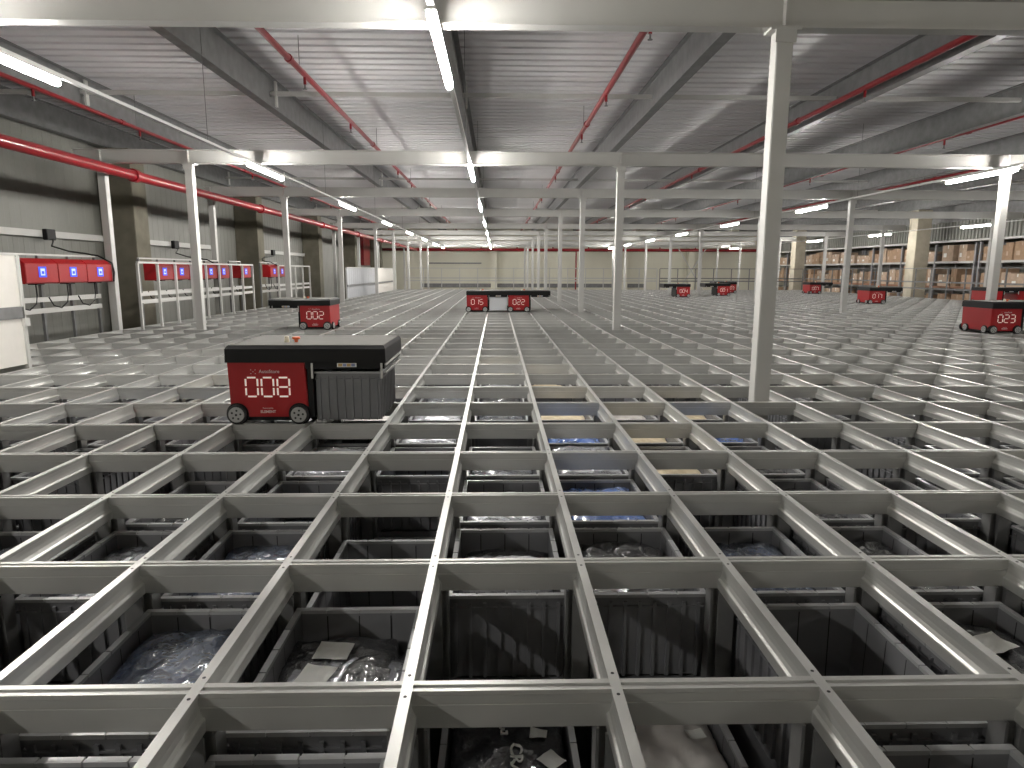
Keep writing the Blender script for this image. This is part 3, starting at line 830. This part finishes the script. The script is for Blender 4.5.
# railings
def railing(p0, p1, n, label, m='white', h=1.10, group='grid railings', mids=(.44, .565), w=.02, zb=-.10):
    p0 = Vector((*p0, 0)); p1 = Vector((*p1, 0)); d = p1-p0; L = d.length; ang = math.atan2(d.y, d.x)
    t = empty('railing', p0, ang, label, 'railing', group)
    for q in range(n+1):
        x = L*q/n
        MB().box(x-w, x+w, -w, w, zb, h).obj('post', M[m], t)
    MB().box(0, L, -w*1.1, w*1.1, h+.0005, h+.035).obj('top_rail', M[m], t)
    for z in mids: MB().box(0, L, -w-.012, -w-.0005, z-.03, z+.03).obj('mid_rail', M[m], t)
    return t
railing((-6.20, 17.35), (-6.20, 11.85), 8, 'pale railing in front of the five charger boxes')
railing((-6.20, 22.6), (-6.20, 19.4), 4, 'pale railing in front of the most distant charger boxes')
railing((-4.85, YFAR+.10), (8.6, YFAR+.10), 14, 'white railing along the far edge of the grid, left half', mids=(.46, .6))
railing((8.75, YFAR+.10), (16.5, YFAR+.10), 8, 'grey railing along the far edge of the grid, right half', 'galv', mids=(.46, .6))
railing((16.62, YFAR), (16.62, 15.0), 22, 'grey railing along the right edge of the grid', 'galv', mids=(.35, .6))  # shade on this side is put into the grey colour
# solid fence panels on the left
t = empty('fence_panel', (-4.86, 4.9, 0), label='white solid fence panel at the left picture edge', cat='fence')
MB().box(-.012, .012, 0, 2.05, .03, .50).obj('lower_sheet', M['fence_w'], t)
MB().box(-.012, .012, 0, 2.05, .62, 1.13).obj('upper_sheet', M['fence_w'], t)
MB().box(-.02, .03, -.02, 2.07, .501, .619).obj('mid_rail', M['galv'], t)
MB().box(-.02, .02, -.02, 2.09, 1.131, 1.155).obj('top_rail', M['white'], t)
MB().box(-.02, .03, 2.051, 2.09, -.10, 1.13).obj('end_post', M['white'], t)
MB().box(-.02, .03, -.04, -.001, -.10, 1.13).obj('end_post', M['white'], t)
MB().box(-.03, .05, 2.04, 2.11, .42, .50).obj('clamp', M['white'], t)
def solid_fence(x, ya, yb, m, label, x2=None):
    t = empty('fence_panel', (x, ya, 0), label=label, cat='fence', group='solid fence panels at the far left')
    L = yb-ya; s = MB(); n = int(L/.35)
    for q in range(n):
        s.box(-.01, .01, L*q/n+.008, L*(q+1)/n-.008, -.02, 1.08)
    s.box(-.004, .004, 0, L, -.02, 1.07)
    s.obj('ribbed_sheet', M[m], t)
    for y in (0, L/2, L): MB().box(-.045, -.011, y-.02, y+.02, -.10, 1.08).obj('post', M['white'], t)
    MB().box(-.03, .03, 0, L, 1.081, 1.11).obj('top_rail', M['white'], t)
    MB().box(.0105, .03, 0, L, .40, .47).obj('mid_rail', M['galv'], t)
solid_fence(-5.42, 24.6, 30.2, 'fence_shade', 'grey ribbed fence panel left of the far grid')  # like panels; the difference in lamp light is put into their colours
solid_fence(-5.40, 30.35, 36.0, 'fence_w', 'bright white ribbed fence panel at the far left corner')

# ------------------------------------------------------------------ pallet racking with cartons on the right
def pallet_rack(y0, n, label):
    t = empty('pallet_rack', (21.4, y0, 0), label=label, cat='rack', group='pallet racks on the right')
    bay = 2.75
    for q in range(n+1):
        f = MB()
        for x in (0, 1.05): f.box(x-.045, x+.045, bay*q-.05, bay*q+.05, FLOOR, 2.30)
        for z in range(4): f.box(0, 1.05, bay*q-.015, bay*q+.015, FLOOR+.4+z*.95, FLOOR+.45+z*.95)
        f.obj('upright_frame', M['rack'], t)
    for z in (-.92, .32, 1.48):
        for q in range(n):
            MB().box(-.03, .02, bay*q+.051, bay*(q+1)-.051, z-.10, z).obj('shelf_beam', M['rackor' if z < 1 else 'white'], t)
            MB().box(.021, 1.05, bay*q+.051, bay*(q+1)-.051, z-.03, z).obj('shelf_deck', M['rack'], t)
    return t
rr = random.Random(3)
car = MB().box(-.5, .5, -.5, .5, 0, 1)
cm_ = []
for m in ('card', 'card2'):
    q = MB(); q.mi = 0; q.box(-.5, .5, -.5, .5, 0, 1); q.mi = 1
    q.box(-.502, .5, -.04, .04, .78, 1.002); q.box(-.503, -.5, .1, .38, .25, .5)
    cm_.append(q.mesh('carton', [M[m], M['paper'] if m == 'card2' else M['card2']]))
cnt = 0
for s, (y0, n, l) in enumerate(((18.6, 4, 'tall pallet rack nearest on the right side'), (29.9, 4, 'middle tall pallet rack on the right side'), (41.2, 4, 'most distant tall pallet rack on the right side'))):
    pallet_rack(y0, n, l)
    for z, hm in ((-.92, .95), (.32, .95), (1.48, .80)):
        for q in range(n):
            y = y0+2.75*q+.10
            while y < y0+2.75*(q+1)-.45:
                wd = min(rr.choice([.42, .55, .8, .85]), y0+2.75*(q+1)-.08-y)
                if wd < .3: break
                h = rr.uniform(.5, 1)*hm
                o = bpy.data.objects.new('carton', rr.choice(cm_)); o.scale = (.8, wd-.03, h); o.location = (21.85+rr.uniform(-.03, .03), y+wd/2, z); COL.objects.link(o)
                lv = {-.92: 'lower', .32: 'middle', 1.48: 'upper'}[z]
                tag(o, 'brown cardboard carton on the %s shelf of the %s' % (lv, ['nearest right rack', 'middle right rack', 'most distant right rack'][s]), 'carton', 'cartons on the %s shelf of %s' % (lv, ['nearest right rack', 'middle right rack', 'most distant right rack'][s]))
                y += wd+rr.choice([.0, .02, .02, .3]); cnt += 1

# ------------------------------------------------------------------ light and view
w = bpy.data.worlds.new('world'); SC.world = w; w.use_nodes = True
w.node_tree.nodes['Background'].inputs[0].default_value = (.6, .62, .65, 1); w.node_tree.nodes['Background'].inputs[1].default_value = .05
SC.view_settings.view_transform = 'Standard'; SC.view_settings.look = 'None'; SC.view_settings.gamma = 1; SC.view_settings.use_curve_mapping = False
SC.view_settings.exposure = -0.08
SC.cycles.max_bounces = 8; SC.cycles.diffuse_bounces = 5; SC.cycles.glossy_bounces = 4
SC.cycles.use_denoising = True
SC.cycles.sample_clamp_indirect = 6
SC.cycles.caustics_reflective = False; SC.cycles.caustics_refractive = False
